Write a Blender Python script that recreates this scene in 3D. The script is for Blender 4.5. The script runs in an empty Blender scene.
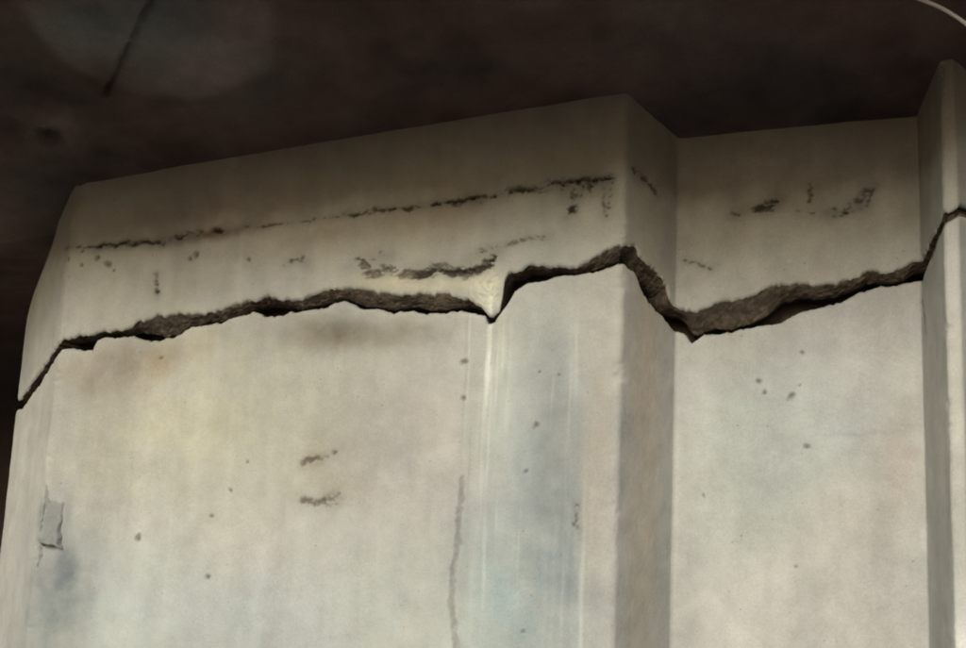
import bpy, bmesh, math
import numpy as np
from mathutils import Matrix, Vector

scene = bpy.context.scene
C = scene.collection
R = math.radians

# ------------------------------------------------------------------ camera
PW, PH, FOC = 966.0, 648.0, 1150.0          # photograph size and focal length in its pixels
CAM = np.array((0.0, 0.0, 1.6))
YAW, PITCH, ROLL = R(15.8), R(10.1), R(2.6)
cam_data = bpy.data.cameras.new('camera')
cam_data.sensor_width = 36.0
cam_data.lens = 36.0 * FOC / PW
cam_data.clip_start = 0.05
cam_data.clip_end = 2000.0
cam = bpy.data.objects.new('camera', cam_data)
C.objects.link(cam)
rot = (Matrix.Rotation(YAW, 3, 'Z') @ Matrix.Rotation(R(90) + PITCH, 3, 'X') @ Matrix.Rotation(ROLL, 3, 'Z'))
cam.matrix_world = Matrix.Translation(Vector(CAM)) @ rot.to_4x4()
scene.camera = cam
ROT = np.array(rot)

# ------------------------------------------------------------------ world, sun, exposure
SUN_EL, SUN_AZ = R(26.2), R(-6.0)           # azimuth measured from straight behind the camera
world = bpy.data.worlds.new('World')
scene.world = world
world.use_nodes = True
wn = world.node_tree
for n in list(wn.nodes):
    wn.nodes.remove(n)
sky = wn.nodes.new('ShaderNodeTexSky')
sky.sky_type = 'NISHITA'
sky.sun_disc = False
sky.air_density = 1.0
sky.dust_density = 5.0
sky.ozone_density = 0.6
bg = wn.nodes.new('ShaderNodeBackground')
bg.inputs['Strength'].default_value = 0.075
wo = wn.nodes.new('ShaderNodeOutputWorld')
wn.links.new(sky.outputs[0], bg.inputs[0])
wn.links.new(bg.outputs[0], wo.inputs[0])

sun_dir = Vector((math.sin(SUN_AZ) * math.cos(SUN_EL), -math.cos(SUN_AZ) * math.cos(SUN_EL), math.sin(SUN_EL)))
sky.sun_elevation = SUN_EL
sky.sun_rotation = math.atan2(sun_dir.x, sun_dir.y)
sun_data = bpy.data.lights.new('sun', 'SUN')
sun_data.energy = 1.5
sun_data.angle = R(17.0)
sun_data.color = (1.0, 0.985, 0.955)
sun = bpy.data.objects.new('sun', sun_data)
C.objects.link(sun)
sun.rotation_euler = sun_dir.to_track_quat('Z', 'Y').to_euler()
sun.location = (0, -6, 12)

vs = scene.view_settings
vs.view_transform = 'Standard'
vs.look = 'None'
vs.gamma = 1.0
vs.use_curve_mapping = False
vs.exposure = 0.50
scene.render.engine = 'CYCLES'
scene.cycles.filter_width = 2.0
scene.cycles.max_bounces = 8
scene.cycles.diffuse_bounces = 6

# ------------------------------------------------------------------ helpers
def tag(o, label=None, cat=None, kind=None, group=None):
    if label: o['label'] = label
    if cat: o['category'] = cat
    if kind: o['kind'] = kind
    if group: o['group'] = group
    return o

def link(name, mesh, mat, parent=None):
    o = bpy.data.objects.new(name, mesh)
    if mat: mesh.materials.append(mat)
    C.objects.link(o)
    if parent: o.parent = parent
    return o

def empty(name, loc):
    o = bpy.data.objects.new(name, None)
    o.empty_display_size = 0.2
    C.objects.link(o)
    o.location = loc
    return o

def hash2(ix, iy, seed):
    h = (ix.astype(np.int64) * 374761393 + iy.astype(np.int64) * 668265263 + seed * 974634777) & 0xFFFFFFFF
    h = ((h ^ (h >> 13)) * 1274126177) & 0xFFFFFFFF
    h = h ^ (h >> 16)
    return (h & 0xFFFFFF) / float(0xFFFFFF)

def vnoise(x, y, seed=0):
    x = np.asarray(x, float); y = np.asarray(y, float)
    x, y = np.broadcast_arrays(x, y)
    ix = np.floor(x); iy = np.floor(y)
    fx = x - ix; fy = y - iy
    fx = fx * fx * fx * (fx * (fx * 6 - 15) + 10); fy = fy * fy * fy * (fy * (fy * 6 - 15) + 10)
    a = hash2(ix, iy, seed); b = hash2(ix + 1, iy, seed)
    c = hash2(ix, iy + 1, seed); d = hash2(ix + 1, iy + 1, seed)
    return (a * (1 - fx) + b * fx) * (1 - fy) + (c * (1 - fx) + d * fx) * fy

def fbm(x, y, seed=0, octs=4, gain=0.5):
    v = 0.0; amp = 1.0; tot = 0.0
    for k in range(octs):
        v = v + amp * (vnoise(x * 2.03 ** k + 17.3 * k, y * 2.03 ** k - 9.1 * k, seed + k * 13) - 0.5) * 2
        tot += amp; amp *= gain
    return v / tot

def sstep(a, b, x):
    t = np.clip((x - a) / (b - a), 0, 1)
    return t * t * (3 - 2 * t)

def ray(px, py):
    d = ROT @ np.array(((px - PW / 2) / FOC, -(py - PH / 2) / FOC, -1.0))
    return d

def on_y(px, py, Y):
    d = ray(px, py)
    return CAM + d * ((Y - CAM[1]) / d[1])

def grid_mesh(name, P, col=None, smooth=True, flip=False, stain=None):
    """P: (rows, cols, 3) vertices -> quad mesh with an optional per-vertex pigment attribute."""
    r, c = P.shape[:2]
    idx = np.arange(r * c).reshape(r, c)
    q = np.stack((idx[:-1, :-1], idx[:-1, 1:], idx[1:, 1:], idx[1:, :-1]), -1).reshape(-1, 4)
    if flip: q = q[:, ::-1]
    return raw_mesh(name, P.reshape(-1, 3), q, None if col is None else col.reshape(-1, col.shape[-1]), smooth)

def raw_mesh(name, V, Q, col=None, smooth=True):
    m = bpy.data.meshes.new(name)
    nq = len(Q)
    m.vertices.add(len(V)); m.vertices.foreach_set('co', np.ascontiguousarray(V, np.float32).ravel())
    m.loops.add(nq * 4); m.loops.foreach_set('vertex_index', np.ascontiguousarray(Q, np.int32).ravel())
    m.polygons.add(nq)
    m.polygons.foreach_set('loop_start', np.arange(0, nq * 4, 4, dtype=np.int32))
    m.update(calc_edges=True)
    m.polygons.foreach_set('use_smooth', np.full(nq, smooth))
    if col is not None:
        at = m.attributes.new('pigment', 'FLOAT_COLOR', 'POINT')
        c4 = np.ones((len(V), 4), np.float32); c4[:, :3] = col[:, :3]
        at.data.foreach_set('color', c4.ravel())
    m.validate()
    return m

# ------------------------------------------------------------------ materials
def nodes(name):
    m = bpy.data.materials.new(name)
    m.use_nodes = True
    nt = m.node_tree
    for n in list(nt.nodes): nt.nodes.remove(n)
    out = nt.nodes.new('ShaderNodeOutputMaterial')
    b = nt.nodes.new('ShaderNodeBsdfPrincipled')
    nt.links.new(b.outputs[0], out.inputs[0])
    return m, nt, b

def noise_node(nt, scale, detail=6, rough=0.6, vec=None, dist=0.0):
    n = nt.nodes.new('ShaderNodeTexNoise')
    n.inputs['Scale'].default_value = scale
    n.inputs['Detail'].default_value = detail
    n.inputs['Roughness'].default_value = rough
    n.inputs['Distortion'].default_value = dist
    if vec is not None: nt.links.new(vec, n.inputs['Vector'])
    return n

def ramp(nt, fac, stops):
    r = nt.nodes.new('ShaderNodeValToRGB')
    e = r.color_ramp.elements
    e[0].position, e[0].color = stops[0][0], (*stops[0][1], 1)
    e[1].position, e[1].color = stops[-1][0], (*stops[-1][1], 1)
    for p, c in stops[1:-1]:
        k = e.new(p); k.color = (*c, 1)
    nt.links.new(fac, r.inputs[0])
    return r

def mixc(nt, a, b, fac, mode='MULTIPLY'):
    m = nt.nodes.new('ShaderNodeMix'); m.data_type = 'RGBA'; m.blend_type = mode
    if isinstance(fac, float): m.inputs['Factor'].default_value = fac
    else: nt.links.new(fac, m.inputs['Factor'])
    for s, v in ((6, a), (7, b)):
        if isinstance(v, tuple): m.inputs[s].default_value = (*v, 1)
        else: nt.links.new(v, m.inputs[s])
    return m.outputs[2]

def concrete(name, base, use_attr=True, rough=0.9, fine=1.0, bump=0.25, spec=0.25):
    m, nt, b = nodes(name)
    tc = nt.nodes.new('ShaderNodeTexCoord'); v = tc.outputs['Object']
    big = ramp(nt, noise_node(nt, 1.7, 5, 0.6, v, 0.4).outputs[0], [(0.3, (0.84, 0.84, 0.85)), (0.7, (1.08, 1.07, 1.04))])
    mid = ramp(nt, noise_node(nt, 11, 6, 0.62, v).outputs[0], [(0.32, (0.90, 0.895, 0.885)), (0.68, (1.06, 1.06, 1.06))])
    mp = nt.nodes.new('ShaderNodeMapping'); mp.inputs['Scale'].default_value = (7, 7, 0.8)
    nt.links.new(v, mp.inputs[0])
    drip = ramp(nt, noise_node(nt, 1.0, 5, 0.6, mp.outputs[0]).outputs[0], [(0.35, (0.93, 0.93, 0.93)), (0.65, (1.04, 1.04, 1.035))])
    grain = ramp(nt, noise_node(nt, 160, 4, 0.7, v).outputs[0], [(0.3, (1 - .13 * fine,) * 3), (0.7, (1 + .08 * fine,) * 3)])
    c = mixc(nt, base, big.outputs[0], 1.0)
    for x in (mid, drip, grain): c = mixc(nt, c, x.outputs[0], 1.0)
    if use_attr:
        a = nt.nodes.new('ShaderNodeAttribute'); a.attribute_name = 'pigment'
        c = mixc(nt, c, a.outputs['Color'], 1.0)
    vo = nt.nodes.new('ShaderNodeTexVoronoi'); vo.inputs['Scale'].default_value = 26
    nt.links.new(v, vo.inputs['Vector'])
    pore = ramp(nt, vo.outputs['Distance'], [(0.055, (0.62, 0.61, 0.58)), (0.115, (1, 1, 1))])
    gate = ramp(nt, noise_node(nt, 5.0, 3, 0.6, v).outputs[0], [(0.50, (0, 0, 0)), (0.62, (1, 1, 1))])
    c = mixc(nt, c, pore.outputs[0], gate.outputs[0])
    nt.links.new(c, b.inputs['Base Color'])
    b.inputs['Roughness'].default_value = rough
    b.inputs['Specular IOR Level'].default_value = spec
    bp = nt.nodes.new('ShaderNodeBump'); bp.inputs['Strength'].default_value = bump; bp.inputs['Distance'].default_value = 0.004
    nt.links.new(noise_node(nt, 75, 7, 0.68, v).outputs[0], bp.inputs['Height'])
    nt.links.new(bp.outputs[0], b.inputs['Normal'])
    return m

M_WALL = concrete('weathered_concrete', (0.408, 0.424, 0.400))
M_BROKEN = concrete('broken_concrete', (0.074, 0.060, 0.047), fine=1.5, bump=0.35)
def aggregate(m):
    nt = m.node_tree; b = next(n for n in nt.nodes if n.type == 'BSDF_PRINCIPLED')
    tc = nt.nodes.new('ShaderNodeTexCoord'); vo = nt.nodes.new('ShaderNodeTexVoronoi'); vo.inputs['Scale'].default_value = 62
    nt.links.new(tc.outputs['Object'], vo.inputs['Vector'])
    sep = nt.nodes.new('ShaderNodeSeparateColor'); nt.links.new(vo.outputs['Color'], sep.inputs[0])
    st = ramp(nt, sep.outputs[0], [(0.35, (0.75, 0.74, 0.72)), (0.62, (1.0, 0.97, 0.92)), (0.78, (1.12, 1.09, 1.05)), (0.95, (1.35, 1.31, 1.26))])
    old = b.inputs['Base Color'].links[0].from_socket
    nt.links.new(mixc(nt, old, st.outputs[0], 1.0), b.inputs['Base Color'])
    bp2 = nt.nodes.new('ShaderNodeBump'); bp2.inputs['Strength'].default_value = 0.35; bp2.inputs['Distance'].default_value = 0.006; bp2.invert = True
    nt.links.new(vo.outputs['Distance'], bp2.inputs['Height'])
    nt.links.new(b.inputs['Normal'].links[0].from_socket, bp2.inputs['Normal'])
    nt.links.new(bp2.outputs[0], b.inputs['Normal'])
aggregate(M_BROKEN)
M_CORE = concrete('crack_inside', (0.07, 0.055, 0.042), use_attr=False, fine=2.0, bump=0.7)
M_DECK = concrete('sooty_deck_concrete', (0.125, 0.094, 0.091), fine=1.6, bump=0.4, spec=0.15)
M_DARK = concrete('dark_abutment_concrete', (0.085, 0.066, 0.064), use_attr=False, fine=1.4, bump=0.3, spec=0.15)
M_MORTAR = concrete('grey_mortar', (0.235, 0.252, 0.255), use_attr=False, fine=1.2, bump=0.3)
M_PAINT = concrete('white_painted_concrete', (0.80, 0.80, 0.77), use_attr=False, fine=0.5, bump=0.15)
m, nt, b = nodes('packed_earth')
tc = nt.nodes.new('ShaderNodeTexCoord')
g = ramp(nt, noise_node(nt, 0.9, 9, 0.65, tc.outputs['Object']).outputs[0], [(0.3, (0.085, 0.072, 0.058)), (0.7, (0.17, 0.15, 0.12))])
nt.links.new(g.outputs[0], b.inputs['Base Color']); b.inputs['Roughness'].default_value = 0.95
bp = nt.nodes.new('ShaderNodeBump'); bp.inputs['Strength'].default_value = 0.5; bp.inputs['Distance'].default_value = 0.03
nt.links.new(noise_node(nt, 14, 8, 0.7, tc.outputs['Object']).outputs[0], bp.inputs['Height']); nt.links.new(bp.outputs[0], b.inputs['Normal'])
M_EARTH = m
m, nt, b = nodes('pale_cable_sheath')
tc = nt.nodes.new('ShaderNodeTexCoord')
g = ramp(nt, noise_node(nt, 20, 5, 0.6, tc.outputs['Object']).outputs[0], [(0.3, (0.36, 0.33, 0.34)), (0.7, (0.52, 0.49, 0.50))])
nt.links.new(g.outputs[0], b.inputs['Base Color']); b.inputs['Roughness'].default_value = 0.5
M_CABLE = m

# ------------------------------------------------------------------ plan of the pier
YF, DEP = 4.0, 0.31                            # front plane and depth of the recess
xf = lambda px, py: on_y(px, py, YF)[0]
xr = lambda px, py: on_y(px, py, YF + DEP)[0]
X_L = 0.5 * (xf(60, 345) + xf(25, 640))        # front left arris
X_1 = 0.5 * (xf(626, 180) + xf(613, 620))      # front right arris
X_2 = 0.5 * (xr(680, 200) + xr(669, 600))      # recess left corner
X_3 = 0.5 * (xr(920, 200) + xr(927, 600))      # recess right corner
X_4 = 0.5 * (xf(946, 180) + xf(951, 600))      # second pilaster left arris
X_5 = xf(963.0, 400)                           # second pilaster right arris
CH_A, CH_B = 0.46, 0.38                        # splayed left corner
YB = 5.3
corners = [(X_L - CH_A, YB), (X_L - CH_A, YF + CH_B), (X_L, YF), (X_1, YF), (X_2, YF + DEP),
           (X_3, YF + DEP), (X_4, YF), (X_5, YF), (X_5 + 0.32, YF + 0.42), (X_5 + 0.34, YB)]
corners = [np.array(c) for c in corners]
FIL = {2: 0.018, 3: 0.020, 4: 0.010, 5: 0.010, 6: 0.014, 7: 0.010, 8: 0.010, 1: 0.015}
# polyline with small fillets at the arrises
pts = [corners[0]]
for i in range(1, len(corners) - 1):
    r = FIL[i]; p = corners[i]
    a = (corners[i - 1] - p); a = a / np.linalg.norm(a)
    b_ = (corners[i + 1] - p); b_ = b_ / np.linalg.norm(b_)
    for t in np.linspace(0, 1, 5):
        pts.append((1 - t) ** 2 * (p + a * r) + 2 * t * (1 - t) * p + t * t * (p + b_ * r))
pts.append(corners[-1])
pts = np.array(pts)
seg = np.diff(pts, axis=0); sl = np.linalg.norm(seg, axis=1); S = np.concatenate(([0], np.cumsum(sl)))
def s_of_corner(i):
    d = np.linalg.norm(pts - corners[i], axis=1); return S[np.argmin(d)]
SC = [s_of_corner(i) for i in range(len(corners))]

# straight faces for locating features on the pier
FACES = [(corners[i], corners[i + 1], SC[i], SC[i + 1]) for i in range(len(corners) - 1)]
def locate(px, py, want=None):
    """where a sight line meets the pier: (distance along the perimeter, height)"""
    d = ray(px, py); best = None
    for k, (a, b_, sa, sb) in enumerate(FACES):
        if want is not None and k != want: continue
        e = b_ - a
        M2 = np.array([[d[0], -e[0]], [d[1], -e[1]]])
        if abs(np.linalg.det(M2)) < 1e-9: continue
        t, w = np.linalg.solve(M2, a - CAM[:2])
        nrm = np.array((e[1], -e[0]))
        if want is None and (w < -1e-6 or w > 1 + 1e-6): continue
        if t <= 0 or (want is None and np.dot(nrm, d[:2]) >= 0): continue
        if best is None or t < best[0]: best = (t, sa + (sb - sa) * w, CAM[2] + d[2] * t)
    return None if best is None else (best[1], best[2])

# soffit plane: along the head of the front face, then dropping by sight at the recess
A0 = on_y(70, 186, YF); A1 = on_y(625, 93, YF)
R0 = on_y(688, 138, YF + DEP); R1 = on_y(918, 118, YF + DEP)
SX = (A1[2] - A0[2]) / (A1[0] - A0[0])
SX2 = (R1[2] - R0[2]) / (R1[0] - R0[0])         # the crossfall eases off past the front arris
SY = (R0[2] - A1[2] - SX2 * (R0[0] - A1[0])) / DEP
SF = -0.27                                      # slope of the soffit in front of the pier: it lifts towards the open side
def soffit(x, y):
    d = np.asarray(x, float) - A1[0]; w = 0.12
    up = 0.5 * (d + np.sqrt(d * d + w * w)) - 0.5 * w     # smooth crease
    return A1[2] + SX * (d - up) + SX2 * up + SY * np.clip(np.asarray(y, float) - YF, 0, DEP + 0.02) + SF * np.minimum(np.asarray(y, float) - YF, 0)
print('pier X', X_L, X_1, X_2, X_3, X_4, X_5, 'soffit', A0, A1, SX, SX2, SY)

# crack edges, traced on the faces of the pier
LOW = [(22,408),(41,381),(60,350),(63,349),(92,349.5),(94,344),(97,339),(131,337),(140,339),(150,341),(171,337),(191,328),(219,323),(253,311),(263,315),(273,316.5),
 (282,315),(290,311),(302,311),(325,307),(344,301),(362,308),(392,312),(410,312),(434,313),(461,310),(471,314),(485,315),(488,323),(495,321),
 (505,306),(515,291),(529,283),(548,280),(559,276),(580,275),(604,270),(618,265.5),(627,264.5),(636,271),(642,288),(651,303),(664,317),(676,331),(683,334),
 (691,343),(704,336),(749,329),(779,324),(800,312),(837,304),(874,288),(912,283),(921,280),(924,268),(934,251),(942,229),(951,219),(962,214)]
UPP = [(20,399),(37.6,374),(58,343),(66,340),(79,338),(126,328),(150,318.5),(178,314),(208,313),(236,304),(253,299),(294,298),(325,290.5),(339,287.5),
 (360,287.5),(376,294),(418,293.5),(456,295),(468,299),(476,306),(483,310),(490,317.5),(500,310),(503.5,298),(505,284),(508.6,274),(525.5,265),
 (540,265),(556,267.5),(576,267),(603.5,253),(620,248),(635,247),(649,264),(668,286),(671,298),(680,309),(692,312),(720,304),(749,297),(776,285),
 (806,285),(837,284),(867.5,271),(895,270),(915,264.5),(921,258),(932,237),(942,217),(952,212),(962,207)]
def trace(lst):
    out = []
    for p in lst:
        q = locate(*p)
        if q is None and p[0] < 60: q = locate(*p, want=1)
        if q: out.append(q)
    out = np.array(sorted(out))
    keep = np.concatenate(([True], np.diff(out[:, 0]) > 1e-5))
    return out[keep]
TL, TU = trace(LOW), trace(UPP)

def uniq(a): 
    a = np.sort(a); return a[np.concatenate(([True], np.diff(a) > 4e-4))]
FINE = 0.0042
s_cols = [np.linspace(0, SC[1] - 0.02, 6), np.arange(SC[1] - 0.02, SC[7] + 0.02, FINE), np.linspace(SC[7] + 0.02, S[-1], 8), S]
s_cols = uniq(np.concatenate(s_cols))
INSET = 0.12 + 0.88 * (1 - sstep(SC[5] + 0.02, SC[5] + 0.16, s_cols))
cx = np.interp(s_cols, S, pts[:, 0]); cy = np.interp(s_cols, S, pts[:, 1])
tg = np.stack((np.gradient(cx, s_cols), np.gradient(cy, s_cols)), -1)
nx, ny = tg[:, 1], -tg[:, 0]
ln = np.hypot(nx, ny); nx, ny = nx / ln, ny / ln
jag = lambda seed, amp: amp * fbm(s_cols * 38, s_cols * 0, seed, 4, 0.62)
z_low = np.interp(s_cols, TL[:, 0], TL[:, 1]) + jag(3, 0.007) + 0.006 * np.clip(fbm(s_cols * 15, s_cols * 0, 4, 2), -1, .3)
z_up = np.interp(s_cols, TU[:, 0], TU[:, 1]) + jag(9, 0.011) + 0.010 * fbm(s_cols * 16, s_cols * 0, 10, 2)
z_up = np.maximum(z_up, z_low + 0.006)

# ------------------------------------------------------------------ relief and weathering of the pier faces
def at(px, py):
    q = locate(px, py)
    if q is None: raise ValueError((px, py))
    return q
PX = 0.0037                                    # metres of wall per photo pixel, near enough for spot sizes

PITS = [(137,538,4,.012),(232,490,2.6,.006),(212,517,3,.007),(207,577,3,.006),(465,360,4,.008),(464,398,3.2,.007),
 (160,357,2.6,.006),(536,425,3,.006),(525,470,2.2,.004),(760,382,3,.008),(766,392,2.2,.006),(792,397,3.6,.008),(800,384,2,.005),(806,446,3.5,.007),
 (801,352,2.6,.005),(246,461,2.4,.005),(196,254,4.5,.010),(190,258,2.4,.006),(68,259,3.8,.009),(82,264,2.8,.008),(83,252,2.4,.006),(97,259,4.2,.010),(108,264,4,.010),
 (114,270,2.2,.006),(100,247,3,.008),(249,259,2.5,.006),(292,262,3,.006),(302,258,2.5,.007),(575,523,2.6,.007),(524,632,2.4,.006),
 (560,376,2.2,.004),(540,372,2,.004),(795,566,2.0,.003),(705,494,1.8,.003)]
# ragged runs: (points, half width px, depth m, density)
RUNS = [([(165,241),(230,231),(290,223),(345,215)], 1.5, .003, .40), ([(60,252),(100,247)], 1.2, .004, .6), ([(165,238),(250,228)], 2.4, .003, .35),([(470,200),(500,195),(540,187),(580,182),(612,178)], 1.2, .008, .97), ([(415,276),(440,271),(455,272),(470,268),(484,268),(495,257)], 1.5, .010, .97), ([(100,246),(125,244),(160,243)], 1.0, .005, .9), ([(560,184),(574,186),(600,181)], 3.2, .006, .55), ([(345,215),(420,207),(480,200)], 1.0, .004, .7), ([(590,184),(592,196)], 1.2, .006, .7), ([(604,182),(603,212)], 1.3, .006, .75), ([(572,200),(570,214)], 1.6, .008, .8), ([(800,210),(830,214),(850,206)], 2.6, .004, .35), ([(745,208),(775,204)], 3.0, .005, .5),([(440,205),(480,199)], 2.6, .007, .42), ([(480,199),(520,190),(560,184),(608,178)], 2.8, .010, .78),
 ([(350,213),(372,210),(440,205)], 2.2, .006, .3),
 ([(362,262),(372,274),(384,269),(400,275),(430,271),(452,270),(468,272),(482,266),(494,258)], 3.6, .014, .85),
 ([(372,258),(380,254),(392,258)], 2.2, .008, .6), ([(470,258),(490,250),(520,242),(545,240)], 2.0, .005, .5),
 ([(612,178),(610,196),(607,214)], 2.0, .006, .6), ([(573,186),(574,200),(570,213)], 2.6, .009, .8), ([(562,184),(560,200)], 1.6, .006, .6),
 ([(585,182),(583,196)], 1.4, .006, .5),
 ([(97,247),(115,246),(130,241),(162,243)], 2.2, .005, .55), 
 ([(157,274),(157,292)], 1.8, .009, .9), ([(157,292),(156,300)], 1.0, .004, .7),
 ([(634,170),(645,180),(657,192)], 2.2, .012, .9),
 ([(733,213),(745,212),(756,209),(770,206)], 2.6, .008, .7), ([(772,205),(778,197)], 1.8, .006, .7), ([(812,187),(809,199)], 2.0, .008, .8),
 ([(858,204),(866,190)], 2.4, .008, .8), ([(868,205),(874,188)], 1.8, .006, .7), ([(826,212),(832,208)], 2.4, .006, .7),
 ([(828,213),(860,210)], 1.4, .003, .4), ([(684,262),(700,264),(712,268)], 1.6, .004, .6),
 ([(303,502),(318,503),(338,499)], 2.6, .008, .85), ([(302,466),(306,461),(322,458),(335,454)], 1.8, .005, .7),
 ([(286,266),(297,258),(306,264)], 1.8, .006, .6),
 
 ([(463,480),(460,510),(457,545),(453,580),(450,605),(455,640),(456,652)], 3.4, .008, 1.0),
 ([(45.5,488),(43,512),(40.5,540),(38,566)], 2.4, .014, 1.0), 
 ([(578,505),(579,530)], 1.4, .005, .6),
 ([(922,300),(926,330)], 1.5, .004, .6)]
# pigment washes: (px, py, rx, ry, colour multiplier, strength, tilt)
_dr = np.random.default_rng(11)
DRIPS = [(float(_dr.choice((485, 500, 530, 565))) + float(_dr.normal(0, 9)), 345 + float(_dr.uniform(0, 230)), float(_dr.uniform(0.8, 2.6)), float(_dr.uniform(18, 75)),
          ((1.38, 1.40, 1.38) if _dr.random() < .62 else (.84, .86, .87)), float(_dr.uniform(.35, .85)), 0) for _ in range(22)]
WASH = [*DRIPS,(150,430,120,60,(1.01,1.0,0.93),.9,0),(90,460,30,60,(1.05,1.03,.95),.8,0),(498,350,20,34,(1.16,1.17,1.13),.8,0),(505,430,34,90,(1.17,1.20,1.20),.95,0),(497,560,26,90,(1.12,1.15,1.15),.9,0),(474,560,4,110,(1.14,1.16,1.15),.6,0),(590,560,3,110,(1.12,1.10,1.02),.7,0),(545,600,3,60,(1.14,1.15,1.15),.7,0),(862,433,34,2.2,(.80,.82,.82),.8,-.04),(770,436,40,8,(.90,.91,.93),.7,0),(905,450,16,36,(.90,.84,.80),.6,0),(300,225,420,85,(1.0,0.97,0.91),1,-.16),(780,200,200,90,(1.01,0.965,0.93),1,-.1),(200,370,220,90,(0.97,0.95,0.88),.9,0),(131,478,2.5,48,(.85,.87,.84),.7,0),(66,520,7,30,(.72,.74,.78),.7,0),(40,515,3,30,(.6,.62,.66),.8,0),(130,243,34,5,(.55,.52,.48),.7,-.1),(536,510,60,250,(0.735,0.80,0.84),1,0),(520,600,55,80,(0.92,0.97,1.0),.9,0),(520,420,40,90,(1.05,1.08,1.08),.55,0),(556,500,30,85,(0.74,0.77,0.785),.9,.05),(500,620,50,60,(0.93,1.03,1.06),.6,0),
 (58,592,42,66,(0.44,0.485,0.52),1.1,0),(80,585,26,40,(0.80,0.83,0.86),.8,0),(52,505,26,26,(0.80,0.83,0.86),.8,0),(55,560,22,30,(0.62,0.66,0.74),.6,0),(345,331,85,17,(0.50,0.46,0.40),1,.05),(330,340,45,15,(0.70,0.66,0.60),.8,0),(420,330,45,12,(0.75,0.73,0.70),.5,0),
 (157,368,20,16,(1.0,0.86,0.66),.6,0),(105,372,64,32,(0.62,0.55,0.49),.95,-.1),(180,352,70,18,(0.82,0.76,0.68),.8,-.12),(325,455,42,26,(0.86,0.77,0.68),.6,0),(340,490,50,18,(0.86,0.80,0.73),.6,0),
 (212,234,46,7,(0.55,0.38,0.33),.9,-.17),(180,215,130,26,(0.80,0.73,0.70),.6,-.17),(430,215,90,26,(0.80,0.70,0.62),.6,-.17),(300,240,70,14,(0.82,0.76,0.71),.6,-.17),
 (240,270,4.5,34,(1.25,1.24,1.20),.8,0),(150,470,150,120,(0.99,1.0,0.93),.8,0),(280,420,120,70,(1.01,1.02,0.97),.7,0),
 (120,610,110,60,(0.96,1.03,1.06),.8,0),(280,620,120,55,(0.97,1.01,1.05),.8,0),(420,450,60,80,(1.02,0.97,0.93),.6,0),(240,540,60,30,(1.02,0.94,0.92),.5,0),
 (785,430,85,62,(0.98,1.05,1.06),.8,0),(745,480,50,90,(1.0,1.04,1.0),.6,0),(855,520,60,50,(1.04,0.95,0.91),.6,0),(800,610,110,45,(1.03,0.955,0.91),.6,0),
 (900,470,22,50,(0.98,0.89,0.87),.6,0),(760,250,80,22,(0.92,0.96,0.90),.6,-.1),(810,277,70,10,(1.06,1.0,0.95),.5,-.1),
 (600,430,16,140,(1.04,1.0,0.90),.7,0),(598,480,12,80,(1.03,0.94,0.88),.6,0),(430,283,66,10,(1.42,1.38,1.18),.95,0),(490,292,18,26,(1.5,1.47,1.34),1,.1),
 (380,282,60,9,(1.12,1.10,1.02),.6,.05),(130,300,80,30,(1.03,1.02,0.97),.6,-.1),(590,215,34,40,(1.06,1.05,0.98),.6,0),(560,158,60,14,(0.98,0.93,0.78),.6,-.15),
 (645,420,30,300,(1.09,0.97,0.85),1,0),(935,400,14,200,(0.95,0.91,0.88),.7,0),(945,362,5,26,(0.82,0.93,0.80),.7,0),(956,190,8,16,(1.15,1.14,1.08),.7,0),
 (956,360,6,120,(1.18,1.16,1.12),.7,0),(952,590,2,60,(1.15,1.14,1.06),.6,0),
 (487,385,2.4,62,(1.36,1.36,1.31),.95,0),(497,375,2.0,52,(1.36,1.36,1.31),.95,0),(503,350,2.6,34,(1.36,1.36,1.31),.95,0),(509,380,1.8,60,(1.2,1.2,1.16),.7,0),(478,420,2.2,50,(1.15,1.16,1.12),.6,0),
 (582,600,2.2,110,(1.36,1.36,1.31),.95,0),(563,610,1.8,60,(1.2,1.2,1.2),.7,0),(553,600,1.5,60,(1.15,1.16,1.16),.6,0),(570,560,4,70,(0.80,0.84,0.88),.5,0),(676,540,2.4,90,(1.16,1.12,1.0),.7,0),
 (170,530,2,50,(1.12,1.12,1.1),.6,0),(965.4,645,14,40,(1.75,1.75,1.75),1,0),(270,630,330,130,(0.95,1.0,1.035),.9,0),(800,560,140,150,(0.97,1.02,1.06),.8,0)]
PIT_C = [(*at(x, y), r * PX, d) for x, y, r, d in PITS]
RUN_C = [([at(*p) for p in l], w * PX, d, k) for l, w, d, k in RUNS]
WASH_C = [(*at(x, y), rx * PX, ry * PX, c, k, t) for x, y, rx, ry, c, k, t in WASH]

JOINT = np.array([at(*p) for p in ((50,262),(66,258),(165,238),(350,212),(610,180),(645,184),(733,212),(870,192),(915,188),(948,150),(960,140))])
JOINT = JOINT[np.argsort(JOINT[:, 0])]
TIP = at(490, 300)
def seg_dist(s, z, line):
    best = np.full(s.shape, 9.0)
    for (a, b_) in zip(line[:-1], line[1:]):
        a = np.array(a); e = np.array(b_) - a; L = max(1e-9, e @ e)
        t = np.clip(((s - a[0]) * e[0] + (z - a[1]) * e[1]) / L, 0, 1)
        best = np.minimum(best, np.hypot(s - a[0] - t * e[0], z - a[1] - t * e[1]))
    return best

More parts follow.
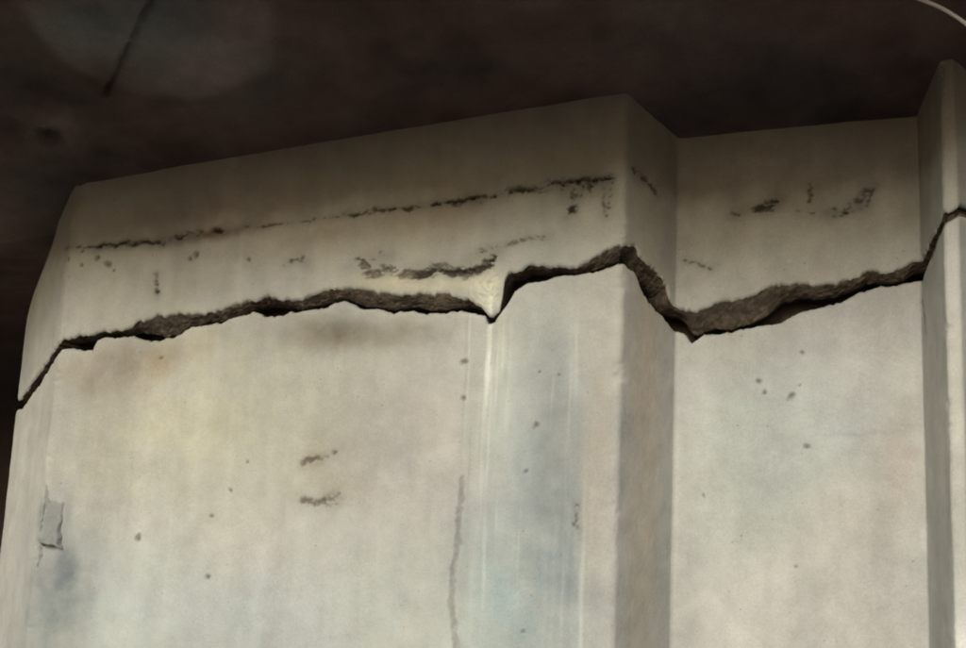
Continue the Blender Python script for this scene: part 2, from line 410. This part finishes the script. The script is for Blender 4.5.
def weather(s, z):
    """relief (outward metres) and pigment multiplier at perimeter s, height z"""
    wx = s + 0.012 * fbm(s * 22, z * 22, 41, 3); wz = z + 0.012 * fbm(s * 22, z * 22, 57, 3)
    h = 0.0035 * fbm(s * 2.2, z * 2.2, 5, 3) + 0.0016 * fbm(s * 14, z * 14, 6, 4) + 0.0005 * fbm(s * 90, z * 90, 7, 2)
    col = np.ones(s.shape + (3,))
    # mottling of the cement skin
    m1 = fbm(s * 3.1 + 5, z * 4.0, 21, 5)[..., None]
    m2 = fbm(s * 7.3 - 4, z * 5.1, 22, 5)[..., None]
    m4 = fbm(s * 2.3 + 9, z * 2.9, 24, 4)[..., None]
    col *= 1 + 0.075 * m1 * np.array((1.0, 1.0, 0.85)) + 0.03 * m2 * np.array((1.0, 0.5, 0.1)) + 0.045 * m4 * np.array((0.1, 0.3, -0.6)) + 0.06 * fbm(s * 5.5, z * 3.2, 25, 5)[..., None]
    m3 = fbm(s * 30, z * 1.6, 23, 4)[..., None]
    col *= 1 + 0.022 * m3
    for (ps, pz, rx, ry, c, k, t) in WASH_C:
        ds = wx - ps; dz = wz - pz - (-t) * (wx - ps)
        if rx < 0.03: ds = (s - ps + 0.005 * fbm(s * 0, z * 7, int(ps * 100), 3)) / (0.6 + 0.8 * vnoise(s * 0, z * 14, int(ps * 70))); dz = z - pz
        q = (ds / rx) ** 2 + (dz / ry) ** 2
        f = np.exp(-q * 1.1) * k
        if not (f > 0.003).any(): continue
        f = f * np.clip(0.85 + 0.45 * fbm(s * 12, z * 12, 31, 4), 0, 1.2)
        col *= 1 + f[..., None] * (np.array(c) - 1)
    ragn = 0.75 * fbm(s * 17, z * 34, 73, 5, 0.72) + 0.35 * fbm(s * 70, z * 95, 74, 3, 0.7)
    # above the ragged cold joint: browner concrete, with the deck's shade painted into it
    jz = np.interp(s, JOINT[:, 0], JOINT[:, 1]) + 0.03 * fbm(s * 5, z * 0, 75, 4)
    lift_shade = sstep(-0.05, 0.09, z - jz + 0.04 * fbm(s * 9, z * 9, 76, 4))
    col *= 1 + lift_shade[..., None] * (np.array((0.58, 0.53, 0.505)) - 1)
    rag = 0.5 + 0.5 * fbm(s * 75, z * 75, 71, 3)
    rag2 = 0.5 + 0.5 * fbm(s * 30, z * 30, 72, 3)
    for (ps, pz, r, d) in PIT_C:
        q = np.hypot((wx - ps), (wz - pz) * 1.1) / r
        f = np.clip(1 - q, 0, 1) ** 0.6 * (q < 1)
        h = h - d * f
        col *= 1 - 0.62 * np.clip(1.25 - q, 0, 1)[..., None] * np.array((0.95, 1.0, 1.05))
    for (l, w, d, k) in RUN_C:
        q = seg_dist(wx, wz, l) / w
        if k < 1:
            f = sstep(0.0, 0.85, 0.90 - 0.42 * q + 2.3 * ragn - 1.1 * (1 - k)) * np.clip(1.5 - 0.5 * q, 0, 1)
            col *= 1 - 0.16 * np.exp(-(q / 4.0) ** 2)[..., None]
        else:
            f = np.clip(1.15 - q / (0.35 + 1.1 * rag2), 0, 1) ** 0.7 * (0.45 + 0.7 * rag)
        h = h - d * f
        col *= 1 - (0.60 if k < 1 else 0.36) * f[..., None] * np.array((0.93, 1.0, 1.06))
    for sc, w, amp in ((SC[2], .03, .016), (SC[3], .028, .018), (SC[6], .02, .014)):
        e = np.exp(-((s - sc) / w) ** 2)
        chip = np.clip(fbm(z * 7 + sc * 5, s * 3, 77, 5, 0.65) * 1.6 - 0.25, 0, 1) + 0.10 * fbm(z * 22, s * 20, 78, 3)
        h = h - amp * e * chip
    ts, tz = TIP
    e = np.exp(-(((s - ts) / 0.07) ** 2 + ((z - tz - 0.04) / 0.085) ** 2)) * (z > np.interp(s, TU[:, 0], TU[:, 1]) - 0.01)
    h = h + e * (0.016 + 0.016 * fbm(s * 26, z * 26, 79, 4, .6))
    return h, np.clip(col, 0.05, 1.75)

TAPER = 0.62; Z_TAP0 = locate(40, 315, want=1)[1]; Z_TAP1 = locate(62, 205, want=2)[1]
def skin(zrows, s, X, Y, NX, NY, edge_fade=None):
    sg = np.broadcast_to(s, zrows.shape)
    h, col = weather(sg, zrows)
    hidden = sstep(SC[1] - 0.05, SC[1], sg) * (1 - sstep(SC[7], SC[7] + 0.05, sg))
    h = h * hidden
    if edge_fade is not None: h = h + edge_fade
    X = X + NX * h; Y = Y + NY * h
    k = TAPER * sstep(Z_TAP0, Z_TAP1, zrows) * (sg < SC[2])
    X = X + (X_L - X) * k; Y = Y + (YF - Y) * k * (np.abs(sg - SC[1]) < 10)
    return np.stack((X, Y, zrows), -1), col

pier = empty('bridge_pier', (0.5 * (X_L + X_1), YF + 0.4, 0))
tag(pier, 'beige concrete bridge pier with recessed panel, split by a long jagged crack', 'bridge pier')
def kid(name, mesh, mat, parent=pier):
    o = link(name, mesh, mat, parent)
    root = pier if parent is pier else None
    if root is not None: o.matrix_parent_inverse = Matrix.Translation(-Vector(pier.location))
    return o

# lower shaft: ground to crack, then the broken top turning inwards
n_lo = 235
Z0 = 1.12
t = np.linspace(0, 1, n_lo)[:, None]
zl = Z0 + (z_low[None] - Z0) * t
zl = np.vstack((np.full((1, len(s_cols)), -0.05), np.full((1, len(s_cols)), 0.6), zl))
rnd = -0.010 * np.exp(-(z_low[None] - zl) / 0.006) * (0.6 + 0.6 * vnoise(s_cols[None] * 60, zl * 0, 81))
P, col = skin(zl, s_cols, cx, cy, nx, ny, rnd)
inn = []
for k, (dep, dz) in enumerate(((0.018, 0.002), (0.05, 0.0), (0.10, -0.004), (0.16, -0.008))):
    rr = 0.006 * fbm(s_cols * 45, s_cols * 0 + k * 3.3, 91 + k, 3)
    dep = dep * INSET
    inn.append(np.stack((cx - nx * dep, cy - ny * dep, z_low + dz + rr), -1))
Pf = np.concatenate((P, np.array(inn)), 0)
colf = np.concatenate((col, np.full((len(inn), len(s_cols), 3), (0.50, 0.45, 0.40))), 0)
kid('shaft', grid_mesh('shaft', Pf, colf), M_WALL)['label'] = 'stained lower shaft below the crack'

# head block: crack to soffit
zt = soffit(cx, cy) + 0.03
t = np.linspace(0, 1, 210)[:, None]
zh = z_up[None] + (zt - z_up)[None] * t
rnd = -0.012 * np.exp(-(zh - z_up[None]) / 0.006) * (0.5 + 0.8 * vnoise(s_cols[None] * 60, zh * 0, 82))
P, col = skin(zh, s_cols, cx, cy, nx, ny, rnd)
kid('head', grid_mesh('head', P, col), M_WALL)['label'] = 'upper block of the pier above the crack, with painted shade under the deck'

# broken face under the head block: from the upper lip slanting in and down to the open gap
def cfrac(lst):
    out = np.array(sorted((at(x, 0.5 * (np.interp(x, *zip(*LOW)) + np.interp(x, *zip(*UPP))))[0], v) for x, v in lst))
    return np.interp(s_cols, out[:, 0], out[:, 1])
FR = cfrac([(40,.12),(60,.15),(120,.25),(140,.72),(190,.80),(240,.78),(256,.45),(280,.35),(300,.55),(340,.62),(365,.72),(400,.74),(450,.62),(470,.4),
            (485,.2),(500,.15),(512,.22),(540,.35),(560,.30),(585,.62),(618,.62),(634,.35),(655,.30),(678,.3),(700,.72),(745,.78),(768,.62),(785,.35),(810,.42),
            (840,.55),(870,.60),(905,.68),(918,.45),(930,.1),(955,.15)])
FR = np.clip(FR * (1 + 0.30 * fbm(s_cols * 9, s_cols * 0, 105, 3)), 0.05, 0.85)
DP = 0.036 + 0.04 * (1 - FR)
rows = []; cols_ = []
op = z_up - z_low
K = 22
for k in range(K + 1):
    u = k / K
    dep = 0.011 + (DP - 0.011) * u ** 1.25
    z = z_up - op * FR * u ** 0.85
    rgh = (0.016 * (np.abs(fbm(s_cols * 17, s_cols * 0 + u * 1.3, 101, 4, .6)) - 0.2) + 0.003 * fbm(s_cols * 110, s_cols * 0 + u * 9, 103, 3)) * (1 if 0 < k else 0.25) * min(1, u * 4 + .25)
    dep = (dep - rgh) * (0.3 + 0.7 * INSET)
    rows.append(np.stack((cx - nx * dep, cy - ny * dep, z), -1))
    v = 1.0 + 0.7 * fbm(s_cols * 11, s_cols * 0 + u * 0.9, 111, 4)
    lip = np.array((1.15, 1.17, 1.16))
    cols_.append(np.clip(v, .4, 1.7)[:, None] * lip)
for dep, dz in ((0.10, 0.004), (0.17, 0.0)):
    z = np.maximum(z_up - op * FR + dz, z_low + 0.004); dep = dep * INSET
    rows.append(np.stack((cx - nx * dep, cy - ny * dep, z), -1)); cols_.append(np.full((len(s_cols), 3), 0.55))
kid('broken_face', grid_mesh('broken_face', np.array(rows), np.array(cols_), flip=True), M_BROKEN)['label'] = 'rough broken concrete face along the crack'

# inside of the crack, deep behind the faces
zc = np.array([z_low - 0.12, z_low, z_up, z_up + 0.12])
din = INSET * 0.15 + INSET * 0.01 * fbm(s_cols * 20, s_cols * 0, 121, 3)
Pc = np.stack([np.stack((cx - nx * din, cy - ny * din, z), -1) for z in zc])
kid('crack_interior', grid_mesh('crack_interior', Pc), M_CORE)

# plain back of the pier
bx0, bx1 = corners[0][0], corners[-1][0]
zz = np.array((-0.05, 3.6)); xx = np.linspace(bx1, bx0, 6)
Pb = np.stack((np.broadcast_to(xx, (2, 6)), np.full((2, 6), YB), np.stack((np.full(6, -0.05), soffit(xx, YB) + 0.03))), -1)
kid('back_face', grid_mesh('back_face', Pb, np.ones((2, 6, 3))), M_WALL)

# mortar stub left on the corner of the front face
s0, z0 = at(43, 491); s1, z1 = at(62, 549)
uu, vv = np.meshgrid(np.linspace(0, 1, 30), np.linspace(0, 1, 60))
xs0 = on_y(46, 486, YF)[0]; xs1 = on_y(66, 486, YF)[0]; xb0 = on_y(40, 552, YF)[0]; xb1 = on_y(63, 552, YF)[0]
zs = z0 + (z1 - z0) * vv
X = (xs0 + (xs1 - xs0) * uu) * (1 - vv) + (xb0 + (xb1 - xb0) * uu) * vv
wob = 0.14 * fbm(uu * 3 + 2, vv * 6, 135, 4)
ed = np.minimum(np.minimum(uu - 0.05 + wob, 0.97 - uu + wob) / 0.16, np.minimum((vv - 0.04 + 0.6 * wob - 0.10 * uu) / 0.14, (0.98 - vv + 0.5 * wob) / 0.05))
prof = sstep(0, 1, ed) * (0.010 + 0.034 * vv ** 1.5) * (1 - 0.55 * uu) * (1 + 0.22 * fbm(uu * 3, vv * 5, 131, 4))
Yp = YF + 0.008 - prof * 1.5
kid('mortar_stub', grid_mesh('mortar_stub', np.stack((X, Yp, zs), -1), flip=True), M_MORTAR)['label'] = 'small grey mortar stub near the left corner'

# ------------------------------------------------------------------ bridge deck overhead
DX0, DX1, DY0, DY1 = -9.0, 7.0, 2.68, 12.0
gx = uniq(np.concatenate((np.linspace(DX0, -4.2, 8), np.arange(-4.2, 2.2, 0.018), np.linspace(2.2, DX1, 6))))
gy = uniq(np.concatenate((np.arange(DY0, 6.0, 0.018), np.linspace(6.0, DY1, 8))))
GX, GY = np.meshgrid(gx, gy)
def sof_hit(px, py):
    d = ray(px, py)
    lo, hi = 0.2, 30.0
    for _ in range(60):
        mid = 0.5 * (lo + hi); p = CAM + d * mid
        if p[2] < soffit(p[0], p[1]): lo = mid
        else: hi = mid
    return p
GZ = soffit(GX, GY) + 0.006 * fbm(GX * 1.7, GY * 1.7, 141, 4) + 0.002 * fbm(GX * 12, GY * 12, 142, 4)
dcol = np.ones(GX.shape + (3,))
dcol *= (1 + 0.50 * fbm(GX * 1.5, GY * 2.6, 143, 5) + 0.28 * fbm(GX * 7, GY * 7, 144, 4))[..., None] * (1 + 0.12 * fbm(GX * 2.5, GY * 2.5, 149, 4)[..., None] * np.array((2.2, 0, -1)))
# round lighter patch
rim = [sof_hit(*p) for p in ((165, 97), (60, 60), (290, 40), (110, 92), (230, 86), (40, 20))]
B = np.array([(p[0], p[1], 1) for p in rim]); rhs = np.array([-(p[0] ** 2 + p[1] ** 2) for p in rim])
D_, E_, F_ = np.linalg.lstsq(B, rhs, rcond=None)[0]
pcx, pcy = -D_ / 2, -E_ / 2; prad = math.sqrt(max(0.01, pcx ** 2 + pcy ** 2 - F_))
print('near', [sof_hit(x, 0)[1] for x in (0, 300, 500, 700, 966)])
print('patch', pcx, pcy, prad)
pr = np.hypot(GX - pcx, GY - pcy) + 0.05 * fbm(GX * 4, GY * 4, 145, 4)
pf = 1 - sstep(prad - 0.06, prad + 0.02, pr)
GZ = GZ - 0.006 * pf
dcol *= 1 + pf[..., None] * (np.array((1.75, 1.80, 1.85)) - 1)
cc = sof_hit(115, 25); q = np.exp(-(((GX - cc[0]) / 0.30) ** 2 + ((GY - cc[1]) / 0.22) ** 2))
dcol *= 1 + q[..., None] * (np.array((0.95, 1.22, 1.22)) - 1)
ra, rb = sof_hit(152, -4), sof_hit(105, 96)
q = seg_dist(GX + 0.006 * fbm(GX * 30, GY * 30, 146, 2), GY, [ra[:2], rb[:2]]) / 0.014
f = np.clip(1.2 - q, 0, 1) * (0.75 + 0.5 * fbm(GX * 8, GY * 8, 153, 3))
GZ = GZ + 0.02 * f; dcol *= 1 - 0.72 * f[..., None]
# knocked-out chip by the pier corner
ch = sof_hit(47, 137); q = np.hypot(GX - ch[0], (GY - ch[1])) / 0.06 + 0.5 * fbm(GX * 25, GY * 25, 147, 3)
f = np.clip(1.2 - q, 0, 1); GZ = GZ + 0.03 * f
q2 = np.hypot(GX - ch[0] - 0.05, GY - ch[1] + 0.07) / 0.13 + 0.5 * fbm(GX * 18, GY * 18, 148, 3)
dcol *= 1 + 0.8 * np.clip(1.1 - q2, 0, 1)[..., None]; dcol *= 1 - 0.75 * f[..., None]
lf = sof_hit(800, 95); q = np.exp(-(((GX - lf[0]) / 0.6) ** 2 + ((GY - lf[1]) / 0.3) ** 2))
dcol *= 1 - np.clip(q * (1 + .5 * fbm(GX * 5, GY * 5, 150, 4)), 0, 1)[..., None] * np.array((.50, .46, .36))
lf = sof_hit(15, 265); q = np.exp(-(((GX - lf[0]) / 0.5) ** 2 + ((GY - lf[1]) / 0.9) ** 2))
dcol *= 1 + q[..., None] * 0.9
dcol = np.clip(dcol, 0.1, 3)
deck = empty('bridge_deck', (0, 6.0, 3.2))
tag(deck, 'dark soot-stained concrete bridge deck soffit above the pier', 'bridge deck')
def dkid(name, mesh, mat):
    o = link(name, mesh, mat, deck); o.matrix_parent_inverse = Matrix.Translation(-Vector(deck.location)); return o
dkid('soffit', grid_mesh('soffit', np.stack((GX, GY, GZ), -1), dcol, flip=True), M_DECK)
bm = bmesh.new()
vb = [bm.verts.new((x, y, soffit(x, y) + dz)) for dz in (0.0, 0.75) for x, y in ((DX0, DY0), (DX1, DY0), (DX1, DY1), (DX0, DY1))]
for f4 in ((0, 1, 5, 4), (1, 2, 6, 5), (2, 3, 7, 6), (3, 0, 4, 7), (4, 5, 6, 7)):
    bm.faces.new([vb[i] for i in f4])
me = bpy.data.meshes.new('deck_slab'); bm.to_mesh(me); bm.free()
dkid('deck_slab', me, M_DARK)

# ------------------------------------------------------------------ dark abutment behind
ax = np.linspace(-9.0, 7.0, 180); az = np.linspace(-0.05, 1, 60)
AX, AT = np.meshgrid(ax, np.linspace(0, 1, 60))
AZ = -0.05 + (soffit(AX, 7.6) + 0.08) * AT
AY = 7.6 + 0.03 * fbm(AX * 0.8, AZ * 0.8, 151, 4) + 0.008 * fbm(AX * 6, AZ * 6, 152, 3)
ab = link('abutment_wall', grid_mesh('abutment_wall', np.stack((AX, AY, AZ), -1)), M_DARK)
tag(ab, 'dark brown abutment wall in the gloom behind the pier', 'wall')

# ------------------------------------------------------------------ pale cable looping down from the soffit
c0 = sof_hit(880, -14); c3 = sof_hit(1010, 60)
Yc = 3.35
def hit_y(px, py): return on_y(px, py, Yc)
cpts = [np.array((hit_y(820, 0)[0], Yc, 0.0)), hit_y(905, -6), hit_y(922, 0), hit_y(938, 6), hit_y(954, 15), hit_y(968, 25), hit_y(984, 42), np.array((hit_y(1060, 0)[0], Yc, 0.0))]
for i in (0, -1): cpts[i][2] = soffit(cpts[i][0], Yc) + 0.01
cpts[-1] = np.array((hit_y(1075, 0)[0], Yc + 0.25, 0)); cpts[-1][2] = soffit(cpts[-1][0], Yc + 0.25) + 0.01
cu = bpy.data.curves.new('hanging_cable', 'CURVE'); cu.dimensions = '3D'; cu.bevel_depth = 0.0055; cu.bevel_resolution = 4
sp = cu.splines.new('NURBS'); sp.points.add(len(cpts) - 1); sp.order_u = 3; sp.use_endpoint_u = True; sp.resolution_u = 10
for p, c in zip(sp.points, cpts): p.co = (*c, 1)
tmp = bpy.data.objects.new('tmp_curve', cu); C.objects.link(tmp)
bpy.context.view_layer.update()
me = bpy.data.meshes.new_from_object(tmp.evaluated_get(bpy.context.evaluated_depsgraph_get()))
bpy.data.objects.remove(tmp)
me.name = 'hanging_cable'
for pl in me.polygons: pl.use_smooth = True
me.materials.clear()
tag(link('hanging_cable', me, M_CABLE), 'thin pale cable drooping from the dark deck soffit', 'cable')

# ------------------------------------------------------------------ ground
gxs = uniq(np.concatenate((np.linspace(-900, -12, 12), np.linspace(-12, 12, 80), np.linspace(12, 900, 12))))
GX, GY = np.meshgrid(gxs, gxs)
near = np.exp(-(GX ** 2 + GY ** 2) / 200.0)
GZ = near * (0.02 * fbm(GX * 0.7, GY * 0.7, 161, 4) - 0.02)
tag(link('ground', grid_mesh('ground', np.stack((GX, GY, GZ), -1)), M_EARTH), kind='structure')
